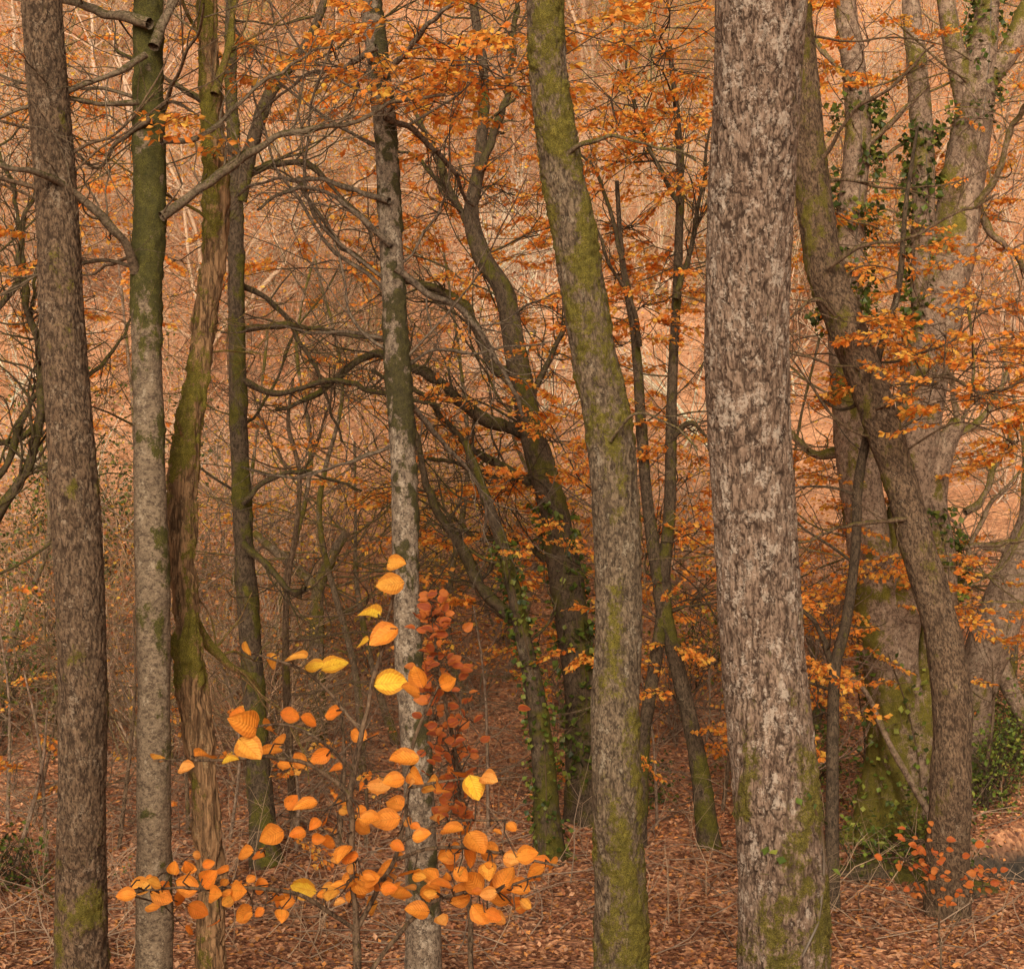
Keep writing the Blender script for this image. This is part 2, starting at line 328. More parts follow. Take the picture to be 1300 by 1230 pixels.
# ---------------------------------------------------------------- individually modelled trees
def W(u,v,d): return np.array([(u-650)*S*d,d,CZ+(615-v)*S*d])
def interp_v(tab,v):
    a=np.array(tab,float); return np.interp(v,a[:,0],a[:,1])
class Tree: pass
SEED=[10]
def build_tree(name,label,cat,d,stems,mat,bark='mossy',moss=[(0,.3)],patch=0.2,side=(0.5,-0.3,0.2),branches=[],rnd=0,rmoss=0.3,nseg=48,ds=0.03,flare=0.0,amp=0.006,clusters=[],bareup=(0,500),group=None,lobes=0,sprig=2,csc=1.6,msh=(0.2,0.75),wig=.2,rl=(1.0,2.6),lump=.13):
    SEED[0]+=1; rng=rs(SEED[0]); t=Tree(); t.tr=Buf(); t.br=Buf(); t.lf=Buf(); t.iv=Buf(); t.d=d
    t.paths=[]
    side=np.array(side,float)
    base=None; ph=rng.uniform(0,9)
    for si,st in enumerate(stems):
        pts=[]; nsg=nseg
        rooted=(si==0)
        if isinstance(st,tuple): nsg,st=st
        for k,(u,v,wd,*o) in enumerate(st):
            fade=(1 if v<1060 else max(0,1-(v-1060)/60)) if rooted else 1
            dd=d+0.25*math.sin(v/260+ph)*min(1,d/14)*fade+(o[0] if o else 0)
            pts.append([*W(u,v,dd),wd*0.5*S*dd])
        if rooted:
            L=pts[-1]; gz=gh(L[0],d)
            if L[2]>gz-0.02:
                pts.append([L[0],d,gz-0.15,L[3]*1.05])
            base=np.array([L[0],d,gz])
        Q=catmull(pts,ds); P,R=Q[:,:3],np.abs(Q[:,3])
        if rooted and flare>0:
            hgt=P[:,2]-base[2]; R=R*(1+flare*np.exp(-np.clip(hgt,0,9)/0.35))
        t.paths.append((P,R))
        V,F,D=tube(P,R,nsg)
        rr=np.repeat(R,nsg); vv=615-(V[:,2]-CZ)/(S*d)
        off=rng.uniform(0,50)
        big=fbm(V*np.array([3,3,1.6])+off,3)
        disp=big*rr*lump
        if rooted and lobes:
            th=np.arctan2(D[:,1],D[:,0]); hg=np.clip(V[:,2]-base[2],0,9)
            disp+=rr*(0.30*np.cos(th*lobes+big*3+hg*1.5)+0.35*fbm(V*2.6+off,3))*np.exp(-hg/0.9)
        warp=fbm(V*7+off,2)[:,None]*0.05
        if bark=='plate':
            q=(V+warp*np.array([1,1,2.5]))*np.array([40,40,8.5])+off
            n1=np.abs(vn(q)); n2=np.abs(vn(q*1.9+7)); crk=np.minimum(n1*1.1,n2*1.5+0.05)
            c=1-ss(0.03,0.17,crk); disp+=-amp*c+amp*0.7*fbm(V*np.array([40,40,15])+off,3); cav=c
        elif bark=='furrow':
            q=(V+warp*np.array([1,1,2.0]))*np.array([42,42,15])+off
            n1=np.abs(vn(q)); n2=np.abs(vn(q*2.1+3)); n1=np.minimum(n1,n2*1.5+.05)
            c=1-ss(0.02,0.22,n1); disp+=-amp*c+amp*0.6*fbm(V*30+off,3); cav=c*0.9
        elif bark=='rot':
            q=(V+warp)*np.array([34,34,4.5])+off
            n1=np.abs(vn(q)); c=1-ss(0.03,0.3,n1); disp+=-rr*.14*c+rr*0.38*fbm(V*np.array([9,9,3.2])+off,4)+rr*.12*fbm(V*np.array([30,30,12]),2); cav=c*.6
            gap=ss(0.12,0.35,fbm(V*np.array([6,6,1.3])+off+9,3)); disp-=gap*rr*0.3; cav=np.clip(cav+gap*0.25,0,1)
        else:
            n1=fbm(V*np.array([22,22,26])+off,3); disp+=amp*0.8*n1; cav=ss(0.25,0.6,-n1)*0.6
        mz=fbm(V*np.array([7,7,3.8])+off*2,5)
        mfac=interp_v(moss,vv)+0.7*mz+0.2*(D@side)+0.22*fbm(V*20+off,3)
        if bark=='rot': mfac-=gap*.5
        mk=ss(msh[0],msh[1],mfac)
        disp+=mk*(0.003+0.014*np.clip(fbm(V*28+off,3)+0.3,0,1))*min(1.5,amp/0.005)
        cav=cav*(1-0.5*mk)
        pt=np.clip(patch+0.8*fbm(V*np.array([24,24,15])+off*3,4),0,1)
        V2=V+D*disp[:,None]
        t.tr.add(V2,F,np.stack([np.clip(cav,0,1),mk,pt*(1-mk)],1))
    t.base=base; t.rng=rng
    t.limbs=[]
    for br in branches:
        o=br[0]; pts=br[1:]
        n=len(pts); out=[]
        w0=pts[0][2]; w1=pts[-1][2] if len(pts[-1])>2 else w0*0.35
        for k,p in enumerate(pts):
            wd=p[2] if len(p)>2 else w0+(w1-w0)*k/(n-1)
            dd=d+o*k/(n-1)
            out.append([*W(p[0],p[1],dd),wd*0.5*S*dd])
        Q=catmull(out,0.04)
        kk=np.linspace(0,1,len(Q))[:,None]**.5
        Q[:,:3]+=kk*(0.06*np.stack([vn(Q[:,:3]*2.6+k_) for k_ in (1,8,15)],1)+0.026*np.stack([vn(Q[:,:3]*8+k_) for k_ in (1,8,15)],1))
        R=np.abs(Q[:,3])*(1+.15*vn(Q[:,:3]*7)); branch_tube(t.br,Q[:,:3],R,8 if R[0]>0.02 else 6,rmoss,0.15,0.2)
        t.limbs.append((Q[:,:3],R))
        P=Q[:,:3]
        for s_ in range(int(sprig*len(P)*0.04/0.28)):
            i0=rng.randint(int(len(P)*0.2),len(P)-1); td=unit(P[i0+1]-P[i0])
            nd=unit(td+rng.normal(0,0.7,3)+np.array([0,0,0.15]))
            grow(t.br,P[i0],nd,rng.uniform(0.35,1.2),max(0.0032,R[i0]*0.3),1 if rng.rand()<0.6 else 2,rng,rmoss*0.7,0.03,None,0.26,(2,5),sides=4)
    for k in range(rnd):
        P,R=t.paths[rng.randint(len(t.paths))]
        vv=615-(P[:,2]-CZ)/(S*d); ok=np.where((vv>bareup[0])&(vv<bareup[1]))[0]
        if not len(ok): continue
        i0=ok[rng.randint(len(ok))]; sg=rng.choice([-1,1])
        nd=[sg*rng.uniform(0.6,1),rng.uniform(-0.5,0.7),rng.uniform(-0.1,0.7)]
        grow(t.br,P[i0],nd,rng.uniform(*rl),min(R[i0]*0.4,rng.uniform(0.007,0.018)),2,rng,rmoss,0.03,None,wig,(3,6),sides=5)
    for (u,v,ru,rv,ns,*o) in clusters:
        ns=int(math.ceil(ns*csc))
        dd=d+(o[0] if o else rng.uniform(-0.8,0.6)); C=W(u,v,dd); pal_=o[1] if len(o)>1 else PAL_OR
        allP=np.vstack([q[0] for q in t.paths]+[q[0] for q in t.limbs]); allR=np.concatenate([q[1] for q in t.paths]+[q[1] for q in t.limbs])
        cost=np.linalg.norm(allP-C,axis=1)+0.5*np.abs(allP[:,2]-(C[2]-0.15))+0.6*np.clip(allP[:,2]-C[2],0,9)
        i0=int(np.argmin(cost)); A=allP[i0]; L=np.linalg.norm(C-A)
        m1=A+(C-A)*0.35+np.array([0,0,0.12*L])+rng.normal(0,0.06,3)*L; m2=A+(C-A)*0.7+np.array([0,0,0.1*L])+rng.normal(0,0.05,3)*L
        E=C+(C-A)*0.15
        r0=min(allR[i0]*0.5,0.006+0.006*L)
        Q=catmull(np.array([[*A,r0],[*m1,r0*0.8],[*m2,r0*0.6],[*C,r0*0.45],[*E,r0*0.3]]),0.08)
        branch_tube(t.br,Q[:,:3],np.abs(Q[:,3]),5,0.05)
        P=Q[:,:3]
        for s_ in range(ns):
            tg=C+np.array([rng.normal(0,0.85)*ru*S*dd,rng.normal(0,0.4),rng.normal(0,0.95)*rv*S*dd])
            j0=int(np.argmin(np.linalg.norm(P-tg,axis=1)+0.3*rng.rand(len(P)))); a=P[j0]
            mid=(a+tg)/2+rng.normal(0,0.04,3)
            V,F,D=tube(np.array([a,mid,tg]),np.array([0.006,0.005,0.004]),4); t.br.add(V,F,(0.2,0.05,0))
            dv=tg-a; yaw=math.atan2(dv[1],dv[0])+rng.normal(0,0.5)
            if rng.rand()<0.3: yaw=rng.uniform(0,6.28)
            put_spray(t,tg,yaw,rng.uniform(0.35,0.75),rng,pal_,0.066)
    t.name=name; t.label=label; t.cat=cat; t.mat=mat; t.group=group
    return t
def ivy_on(t,v0,v1,n,size=0.06,stem=0,th=None,rngseed=3,outw=0.02,lf=PAL_IVY):
    rng=rs(rngseed); P,R=t.paths[stem]; vv=615-(P[:,2]-CZ)/(S*t.d); ok=np.where((vv>v0)&(vv<v1))[0]
    idx=ok[rng.randint(len(ok),size=n)]; a=rng.uniform(0,6.28,n) if th is None else rng.normal(th[0],th[1],n)
    D=np.stack([np.cos(a),np.sin(a),0*a],1)
    nz=fbm(P[idx]*3+rngseed+D*0.7,2); k=nz>-0.12; idx=idx[k];D=D[k]
    B=P[idx]+D*(R[idx]*1.0+outw*rng.uniform(0.4,2.2,len(idx)))[:,None]+rng.normal(0,0.02,(len(idx),3))
    dr=D*0.5+rng.normal(0,0.45,D.shape)+np.array([0,0,-0.5])
    leaf_quads(t.iv,B,dr,size,pal(lf,len(B),rng,0.3),rng,0.8,0.95)
    s=ok[::4]; aa=(th[0] if th else 4.5)+0.5*np.sin(np.arange(len(s))*0.15)
    Q=P[s]+np.stack([np.cos(aa),np.sin(aa),0*aa],1)*(R[s]*1.02)[:,None]
    if len(Q)>3:
        V,F,_=tube(Q,np.full(len(Q),0.008),5); t.iv.add(V,F,(0.1,0.065,0.035))
def finish(t):
    e=bpy.data.objects.new(t.name,None); COL.objects.link(e); e.location=t.base; e.empty_display_size=0.3
    e['label']=t.label; e['category']=t.cat
    if t.group: e['group']=t.group
    if t.tr.n: obj('trunk',t.tr.mesh('trunk',t.mat,t.base),e)
    if t.br.n: obj('branches',t.br.mesh('branches',t.mat,t.base),e)
    if t.lf.n: obj('crown',t.lf.mesh('crown',M_leaf,t.base,False),e)
    if t.iv.n: obj('ivy',t.iv.mesh('ivy',M_ivy,t.base,False),e)
    return e

finish(build_tree('oak_tree','straight brown furrowed trunk with a few thin bare twigs','tree',10,
 [[(40,-600,30),(48,-200,44),(52,-20,50),(58,80,51),(70,230,54),(78,400,56),(90,560,60),(100,720,62),(105,880,60),(103,1040,60),(103,1160,64)]],
 M_furrow,'furrow',[(0,.05),(700,.06),(900,.14),(1200,.22)],0.22,rnd=5,rmoss=.1,nseg=120,ds=0.013,amp=0.008,flare=.3,lump=.07))
finish(build_tree('beech_tree','slim grey beech with dark moss sleeve above and bare lower trunk','tree',10.5,
 [[(205,-600,20),(195,-200,34),(190,-20,38),(188,100,36),(190,250,40),(186,400,36),(189,560,38),(192,700,42),(195,850,42),(195,1000,43),(196,1160,46)]],
 M_beech,'smooth',[(0,.75),(250,.7),(340,.6),(420,.42),(500,.18),(550,.42),(600,.3),(660,.05),(950,.05),(1160,.15)],0.22,rnd=6,rmoss=.25,nseg=84,ds=0.018,amp=0.005,flare=.2,bareup=(-100,350),msh=(.2,.6),
 branches=[(-1,(172,345,13),(150,300),(110,255),(60,225),(0,208),(-70,185,5)),(1,(205,275,13),(250,240),(330,185),(400,165),(480,140),(570,120,4)),
  (-.6,(185,70,9),(150,92),(95,112),(0,142),(-40,150,4)),(.4,(195,60,14),(215,10),(245,-50),(260,-120,6)),(.5,(192,150,8),(150,180),(120,210),(60,150,3)),(.8,(205,180,9),(260,170),(330,110),(420,60,3)),
  (.5,(190,30,14),(140,15),(80,12),(20,-20,6)),(-.5,(175,130,7),(120,130),(60,120),(0,105,3))],
 clusters=[(228,240,15,30,1,-.2)]))
finish(build_tree('dead_tree','leaning decaying trunk coated in yellow-green moss with bare reddish wood','tree',11,
 [[(256,-300,8),(260,-120,18),(262,-20,23),(267,100,27),(273,200,29),(274,310,31),(262,400,32),(247,500,33),(233,600,33),(230,720,36),(241,850,38),(255,960,37),(266,1080,34),(270,1160,36)]],
 M_rot,'rot',[(0,.65),(150,.45),(330,.32),(420,.45),(600,.5),(800,.6),(900,.3),(1100,.15)],0.15,side=(-.6,-.2,.2),rnd=3,rmoss=.7,nseg=90,ds=0.014,amp=0.008,flare=.2,
 branches=[(.5,(245,780,14),(280,830),(310,855),(330,870,5)),(.4,(272,120,12),(290,60),(300,0),(320,-60,4)),(-.2,(268,420,7),(274,400),(276,385),(277,370,2)),(-.2,(236,560,7),(228,545),(224,530,2))]))
tD=build_tree('ash_tree','slender dark mossy tree forking into thin arching limbs','tree',16.2,
 [[(290,-160,7),(292,-20,10),(293,100,14),(299,250,18),(300,400,20),(303,550,22),(310,700,25),(320,850,27),(330,1000,29),(338,1105,34)],
  [(430,-60,8),(395,45,11),(345,115,15),(318,190,17),(304,255,18)]],
 M_dark,'mossy',[(0,.42),(1100,.38)],0.1,rnd=12,rmoss=.4,nseg=44,ds=0.04,amp=0.008,flare=.35,bareup=(-100,760),
 branches=[(.5,(300,230,11),(335,212),(385,205),(430,245),(475,300,4)),(-.5,(297,160,9),(255,130),(210,100),(150,60,4)),(1,(303,420,9),(370,415),(430,425),(520,440,3)),
  (.5,(305,480,10),(350,500),(420,485),(480,500),(560,520,4)),(-.6,(308,690,10),(360,740),(395,745,6)),(.8,(300,360,9),(350,390),(400,470),(430,560,3)),(.5,(308,640,8),(340,610),(400,600),(460,620,3))],
 clusters=[(330,75,40,25,3),(390,340,70,40,4,1),(150,130,60,50,4,1.5),(130,210,50,40,4,1.5),(400,100,40,25,3),(230,330,40,30,2,1),(420,290,60,30,3,1),(70,90,60,40,3,1.5),(400,560,50,40,2,1)])
finish(tD)
finish(build_tree('beech_tree','narrow pale trunk mottled with lichen and near-black moss patches','tree',12,
 [[(440,-600,16),(458,-200,24),(468,-20,27),(480,80,28),(491,200,29),(498,350,30),(505,480,32),(512,600,33),(515,720,34),(520,850,36),(531,1000,38),(535,1100,40),(537,1160,42)]],
 M_lichen,'smooth',[(0,.42),(120,.4),(400,.42),(700,.38),(800,.3),(1160,.26)],0.33,side=(.8,-.1,.1),rnd=10,rmoss=.2,nseg=84,ds=0.018,amp=0.005,flare=.2,bareup=(-100,480),msh=(.38,.58),
 branches=[(.6,(502,340,11),(545,372),(595,400),(640,478),(665,530,4)),(1,(488,150,9),(530,170),(580,230),(600,260,4)),(-.5,(496,310,9),(450,268),(390,238),(330,262,3)),
  (.8,(494,255,8),(440,240),(360,228),(300,245,3)),(-.8,(484,100,8),(520,60),(560,20),(600,-30,4)),(1.2,(508,500,8),(560,560),(600,610),(620,690,3)),(.8,(478,60,8),(430,90),(380,100),(330,140,3)),
  (1,(500,430,6),(440,425),(370,422),(280,418,2.5)),(.8,(508,560,6),(440,590),(380,605),(300,598,2.5)),(.7,(505,470,6),(560,440),(620,445),(700,430,2.5))],
 clusters=[(460,95,90,30,11,.4),(560,105,60,25,8,-.3),(600,60,60,50,8,.2),(640,100,60,25,8,-.3),(420,80,50,25,4,-.3)]))
tF=build_tree('oak_tree','crooked dark mossy oak with ivy and bright orange leaf sprays','tree',18,
 [[(590,-60,9),(603,20,11),(614,100,12),(610,200,15),(598,270,19),(612,325,23),(640,372,26),(655,450,28),(678,560,32),(703,650,38),(722,760,42),(738,880,42),(742,980,44),(745,1055,50)]],
 M_dark,'mossy',[(0,.25),(500,.35),(1000,.35)],0.12,rnd=12,rmoss=.42,nseg=48,ds=0.04,amp=0.008,flare=.3,bareup=(-60,700),sprig=1.5,
 branches=[(-.8,(682,552,20),(640,542),(598,520),(560,482),(520,466),(470,455),(420,490),(350,522,5)),(-.5,(655,470,16),(625,465),(592,392),(540,362),(480,345),(420,300),(380,225,4)),
  (-1,(702,640,13),(640,590),(590,562),(530,500),(470,470,4)),(.5,(612,330,12),(572,240),(545,170),(520,140,4)),(.5,(612,215,12),(640,130),(655,40),(660,-40,4)),
  (1,(600,290,8),(560,235),(530,200),(480,190,3)),(.6,(690,600,10),(640,610),(580,590),(500,580,4)),(.5,(668,520,10),(700,450),(730,380),(750,300,3)),
  (1,(720,740,10),(660,690),(600,680),(560,640,3))],
 clusters=[(560,270,60,25,7,.8),(640,245,60,25,7,.8),(690,300,60,25,5),(660,395,80,22,8,.7),(620,510,60,30,7,-.8),(700,560,70,35,7,.7),(650,610,80,35,11,-.9),(720,640,50,40,4,.7),(610,650,60,40,8),(640,170,60,30,4),(560,200,50,20,4),(720,760,60,40,4,.7),(590,560,50,25,6),(680,820,60,30,4),(560,700,60,40,4),(700,690,60,40,4,.7),(560,620,60,40,5),(600,340,50,30,4,.8),(700,480,50,40,4,.8)])
ivy_on(tF,640,980,1000,0.08,rngseed=4); finish(tF)
tF2=build_tree('hazel_tree','thin leaning stem wrapped in small-leaved ivy','tree',16.3,
 [[(590,560,8),(612,620,12),(640,700,16),(662,800,20),(682,900,26),(692,1000,30),(697,1095,34)]],
 M_dark,'mossy',[(0,.4)],0.3,rnd=5,rmoss=.4,nseg=36,ds=0.04,amp=.006,flare=.3,bareup=(560,900),
 branches=[(-.5,(660,790,18),(620,760),(590,700),(550,640),(530,560),(500,500,5))],clusters=[(640,740,40,30,3),(600,780,40,30,2)])
ivy_on(tF2,680,1100,800,0.06,rngseed=8); finish(tF2)
finish(build_tree('oak_tree','stout straight trunk thickly coated in yellow-green moss','tree',10,
 [[(660,-600,30),(680,-200,42),(690,-20,46),(697,100,48),(711,200,52),(730,300,54),(748,420,56),(770,530,60),(782,650,60),(785,780,60),(780,900,62),(783,1020,62),(788,1160,66)]],
 M_mossy,'furrow',[(0,.45),(300,.5),(560,.42),(700,.2),(860,.25),(1000,.42),(1160,.48)],0.27,side=(.5,-.1,.1),rnd=2,rmoss=.4,nseg=130,ds=0.013,amp=0.009,flare=.3,bareup=(-300,0),msh=(.15,.8),lump=.09,
 branches=[(-.5,(715,200,7),(750,180),(800,175),(880,200,3)),(-.5,(775,560,5),(810,520),(850,540),(880,570,2))],clusters=[(700,30,60,30,3,.6)]))
tH=build_tree('beech_tree','young multi-stemmed beech with slim dark stems and orange leaves','tree',17,
 [[(850,60,6),(863,200,9),(860,350,11),(853,500,13),(850,650,15),(842,740,18),(848,800,18),(868,880,20),(885,960,22),(900,1074,26)],
  [(783,230,5),(790,330,8),(806,430,11),(814,540,13),(822,640,14),(836,740,16),(842,790,16)],
  [(846,740,15),(832,840,16),(818,930,16),(813,1030,18),(812,1075,20)]],
 M_dark,'mossy',[(0,.25),(1000,.3)],0.15,rnd=15,rmoss=.3,nseg=30,ds=0.05,amp=.006,flare=.25,bareup=(100,800),
 branches=[(-.5,(812,440,7),(800,380),(770,330),(740,250,3)),(.5,(858,380,8),(880,300),(900,200),(905,120,3)),(-.4,(850,560,8),(880,540),(905,560,3)),(.5,(790,330,6),(770,250),(740,200),(690,180,2)),(.6,(862,260,7),(830,200),(800,100),(790,20,2))],
 clusters=[(800,290,60,35,9,.6),(850,330,60,30,7),(820,390,70,30,8,.6),(790,440,50,30,5),(860,460,50,30,5,.6),(800,200,60,40,8),(870,180,50,40,7,.6),(830,80,80,50,14,-1),(780,130,60,40,8,-1),(870,610,50,40,6,.6),(830,690,70,50,9,.6),(880,760,50,40,6),(800,780,40,40,4),(870,550,40,30,4),(780,560,30,30,3),(860,890,50,40,4),(850,20,70,30,8,-1),(780,350,40,60,5,.6),(890,280,30,40,4),(880,680,40,40,4)])
finish(tH)
tI=build_tree('ash_tree','massive pinkish-tan trunk with deeply cracked bark, lichen and basal ivy','tree',9,
 [[(990,-600,90),(975,-200,110),(967,-20,116),(963,80,112),(954,250,109),(948,400,107),(950,520,106),(958,650,105),(966,800,106),(975,900,107),(985,1000,108),(994,1160,113)]],
 M_plate,'plate',[(0,-.05),(600,-.05),(700,.06),(900,.14),(1000,.28),(1160,.36)],0.36,side=(.6,-.2,0),rnd=0,nseg=210,ds=0.009,amp=0.013,flare=.25,lump=.035)
ivy_on(tI,1000,1200,170,0.06,th=(5.3,0.5),rngseed=2,outw=.012,lf=PAL_IVY*1.4); finish(tI)
tJ=build_tree('oak_tree','long curved leaning brown trunk with moss on its upper side','tree',14.6,
 [[(985,-300,26),(1000,-120,32),(1010,-20,34),(1022,120,38),(1033,250,44),(1048,340,48),(1080,430,48),(1116,530,46),(1146,620,44),(1167,700,45),(1196,800,47),(1209,900,49),(1206,1000,51),(1204,1140,54)]],
 M_furrow,'furrow',[(0,.38),(400,.3),(500,.15),(1000,.1)],0.15,side=(-.6,-.1,.5),rnd=8,rmoss=.2,nseg=72,ds=0.025,amp=.008,flare=.15,bareup=(0,600),
 branches=[(-.8,(1180,655,6),(1100,664),(1050,672),(990,692,3)),(-.7,(1050,340,6),(1100,310),(1180,290),(1270,240,3)),(-.5,(1060,400,6),(1030,380),(1000,400),(960,410,3)),(-1,(1110,520,7),(1190,480),(1250,500),(1310,480,3)),(-.8,(1045,200,6),(1080,150),(1130,110),(1180,60,3))],
 clusters=[(1080,410,50,20,3,-.6),(1150,440,60,25,6,.9),(1235,455,60,25,8,-.7),(1080,490,50,20,3,.8),(1255,520,60,30,8,-.7),(1185,490,60,25,6,.8),(1060,300,50,30,3,.8),(1290,430,40,30,5),(1040,80,40,50,3,.5),(1285,560,30,20,3),(1150,350,50,30,3,.5),(1200,410,40,20,4,-.5)],csc=1.4)
finish(tJ)
tK=build_tree('oak_tree','broad old multi-stemmed oak in moss and ivy, swollen base','tree',17.2,
 [(110,[(1068,-60,26),(1075,20,28),(1090,150,32),(1078,300,38),(1072,400,44),(1082,530,50),(1098,650,54),(1118,780,60),(1140,900,74),(1146,1000,84),(1142,1085,98)]),
  (60,[(1262,-60,24),(1248,60,36),(1235,150,46),(1215,280,56),(1185,420,62),(1162,560,56),(1150,700,52),(1140,820,52),(1145,900,50)]),
  (40,[(1150,-60,18),(1162,60,24),(1172,200,28),(1172,320,30),(1175,430,32)]),
  (40,[(1320,-30,22),(1285,60,26),(1250,110,30),(1232,180,30)]),
  (40,[(1195,-60,20),(1205,30,24),(1222,110,26),(1232,180,26)]),
  (48,[(1218,535,20),(1195,580,30),(1185,640,34),(1196,710,36),(1190,820,44),(1165,920,50)])],
 M_pink,'mossy',[(0,.3),(400,.25),(600,.25),(800,.38),(950,.55),(1100,.62)],0.27,side=(-.7,-.1,.5),rnd=24,rmoss=.5,nseg=60,ds=0.035,amp=.010,flare=.3,lobes=4,bareup=(-60,900),
 branches=[(.5,(1225,650,12),(1245,630),(1270,580),(1300,520,5)),(.5,(1190,560,10),(1240,540),(1280,470),(1310,440,4)),(-1,(1225,280,10),(1260,230),(1290,150),(1320,100,4)),(.6,(1095,560,14),(1040,580),(1000,540),(960,510,5)),
  (.5,(1230,240,12),(1260,300),(1290,330),(1330,380,5)),(-.5,(1080,240,10),(1110,180),(1140,150),(1180,110,4)),(-.5,(1190,700,10),(1240,690),(1300,680,5)),(1,(1085,110,9),(1040,60),(1010,20),(960,-30,4)),(.6,(1190,760,10),(1230,730),(1270,720),(1320,640,4)),(-.4,(1190,770,12),(1225,740),(1232,690),(1262,640),(1300,600,4))],
 clusters=[(1110,720,60,40,7,-.5),(1070,760,60,40,7,-.5),(1150,790,60,30,7,-.7),(1040,680,50,40,6),(1230,770,50,30,5),(1100,60,50,50,6),(1260,330,50,40,5),(1280,260,40,40,5),(1060,600,40,30,5),(1240,720,50,30,4),(1050,840,50,40,6),(1110,300,40,40,4),(1250,150,40,60,5),(1120,850,50,40,4,-.8),(1200,600,40,30,4)])
ivy_on(tK,120,420,1700,0.075,stem=0,rngseed=5,outw=.08); ivy_on(tK,150,420,1000,0.075,stem=2,rngseed=6,outw=.05); ivy_on(tK,-40,160,500,0.07,stem=1,rngseed=7,outw=.05); ivy_on(tK,640,760,400,0.07,stem=5,rngseed=9,outw=.05); ivy_on(tK,820,1060,450,0.07,stem=0,rngseed=19,outw=.05,lf=PAL_IVY*1.4)
finish(tK)
finish(build_tree('hazel_tree','thin dark winding sapling stem in front of the mossy oak','tree',14.9,
 [[(1165,160,4),(1150,260,6),(1140,370,8),(1116,450,9),(1108,520,11),(1090,610,12),(1086,700,12),(1074,790,13),(1060,850,14),(1057,950,15),(1056,1110,18)]],
 M_dark,'smooth',[(0,.1)],0.1,rnd=8,rmoss=.1,nseg=28,ds=0.04,amp=.003,flare=.2,bareup=(200,900),
 branches=[(-.3,(1058,850,8),(1040,800),(1010,770),(985,760,3)),(.4,(1110,500,6),(1070,520),(1030,500,3))],clusters=[(1010,790,40,30,3),(1040,900,40,30,3)]))
finish(build_tree('hawthorn_tree','gnarled mossy small tree with drooping bare limbs','tree',14.4,
 [[(-60,200,10),(-50,400,18),(-40,560,22),(-60,750,30),(-70,950,34),(-70,1150,40)]],
 M_dark,'mossy',[(0,.5)],0.1,rnd=7,rmoss=.45,nseg=36,ds=.05,amp=.006,flare=.3,bareup=(200,800),
 branches=[(-.5,(-50,700,16),(0,650),(35,590),(48,520),(48,450),(32,380),(24,310),(45,240,5)),(-.3,(-45,640,11),(0,600),(25,540),(50,480),(40,400),(60,300,3)),(.4,(-50,400,11),(0,390),(30,340),(20,260),(0,190,4)),(.5,(-45,560,10),(20,560),(70,520),(130,460),(170,400,3))],sprig=3,
 clusters=[(90,390,40,40,3),(60,300,40,30,2)]))
finish(build_tree('hawthorn_tree','short crooked mossy tree with stubby limbs on the leafy floor','tree',21.5,
 [[(440,675,9),(425,700,12),(408,735,15),(402,770,16),(402,830,18),(402,880,22)],[(322,676,7),(340,692,10),(372,718,13),(402,745,14)]],
 M_mossy,'mossy',[(0,.45)],0.2,rnd=9,rmoss=.5,nseg=30,ds=.05,amp=.008,bareup=(600,800)))
finish(build_tree('hazel_tree','whippy bare hazel sapling with pale twigs','tree',17.5,
 [[(372,480,3),(366,540,5),(380,600,6),(375,680,7),(365,740,8),(363,850,9),(370,1000,11),(376,1070,13)]],
 M_furrow,'smooth',[(0,.2)],0.2,rnd=9,rmoss=.1,nseg=16,ds=.06,amp=.003,bareup=(480,900),sprig=4,branches=[(.4,(378,620,4),(400,570),(420,520),(430,470,2)),(.4,(372,600,4),(340,550),(320,500,2))]))
finish(build_tree('beech_tree','smooth pinkish-grey beech trunk leaning across the stream bank','tree',19.4,
 [[(1370,520,44),(1340,610,50),(1305,700,54),(1262,800,56),(1238,880,50),(1228,960,50),(1225,1040,56)],[(1330,960,20),(1290,890,22),(1265,830,24)]],
 M_pink,'smooth',[(0,.05),(1000,.2)],0.3,rnd=7,rmoss=.2,nseg=44,ds=.05,amp=.005,flare=.3,bareup=(600,900),branches=[(.5,(1300,700,10),(1240,690),(1190,640,4))]))
ext=[(215,960,150,330,9,21,M_pink),(460,940,400,330,10,20.5,M_mossy),(350,960,420,260,8,22,M_pink),(590,960,560,300,9,22.5,M_mossy),(800,930,740,330,8,22,M_pink),(1010,980,1040,430,9,20,M_mossy),(1290,980,1270,440,12,21,M_mossy),(10,960,80,420,10,21.5,M_mossy),(500,930,450,560,9,21.5,M_mossy),(1180,960,1220,330,9,21.5,M_pink),(640,940,680,420,8,23,M_pink),(270,940,340,420,8,22.5,M_pink)]
for k,(ub,vb,ut,vt,wd,d,mt) in enumerate(ext):
    uz=gh((ub-650)*S*d,d); vbb=615+(CZ-uz)/(S*d); m=(vt+vbb)/2
    finish(build_tree('hazel_tree',['bare mossy understorey tree with arching tangled limbs','bare understorey tree with pale fine tangled limbs'][0 if mt is not M_pink else 1],'tree',d,
     [[(ut,vt,3),(ut*.75+ub*.25+26*math.sin(k*2.3),vt*.75+vbb*.25,wd*.4),(ut*.55+ub*.45-22*math.sin(k*1.7),m,wd*.7),(ut*.25+ub*.75+20*math.cos(k*1.3),m*.4+vbb*.6,wd*.85),(ub,vbb,wd)]],mt,'mossy',[(0,.35)],.2,rnd=17,rmoss=.4 if mt is not M_pink else .05,nseg=20,ds=.08,amp=.004,flare=.3,bareup=(vt,vbb-70),group='understorey trees',rl=(1.3,3.4),wig=.17,
     clusters=[(ut+30,(vt+m)/2,50,40,3)]))
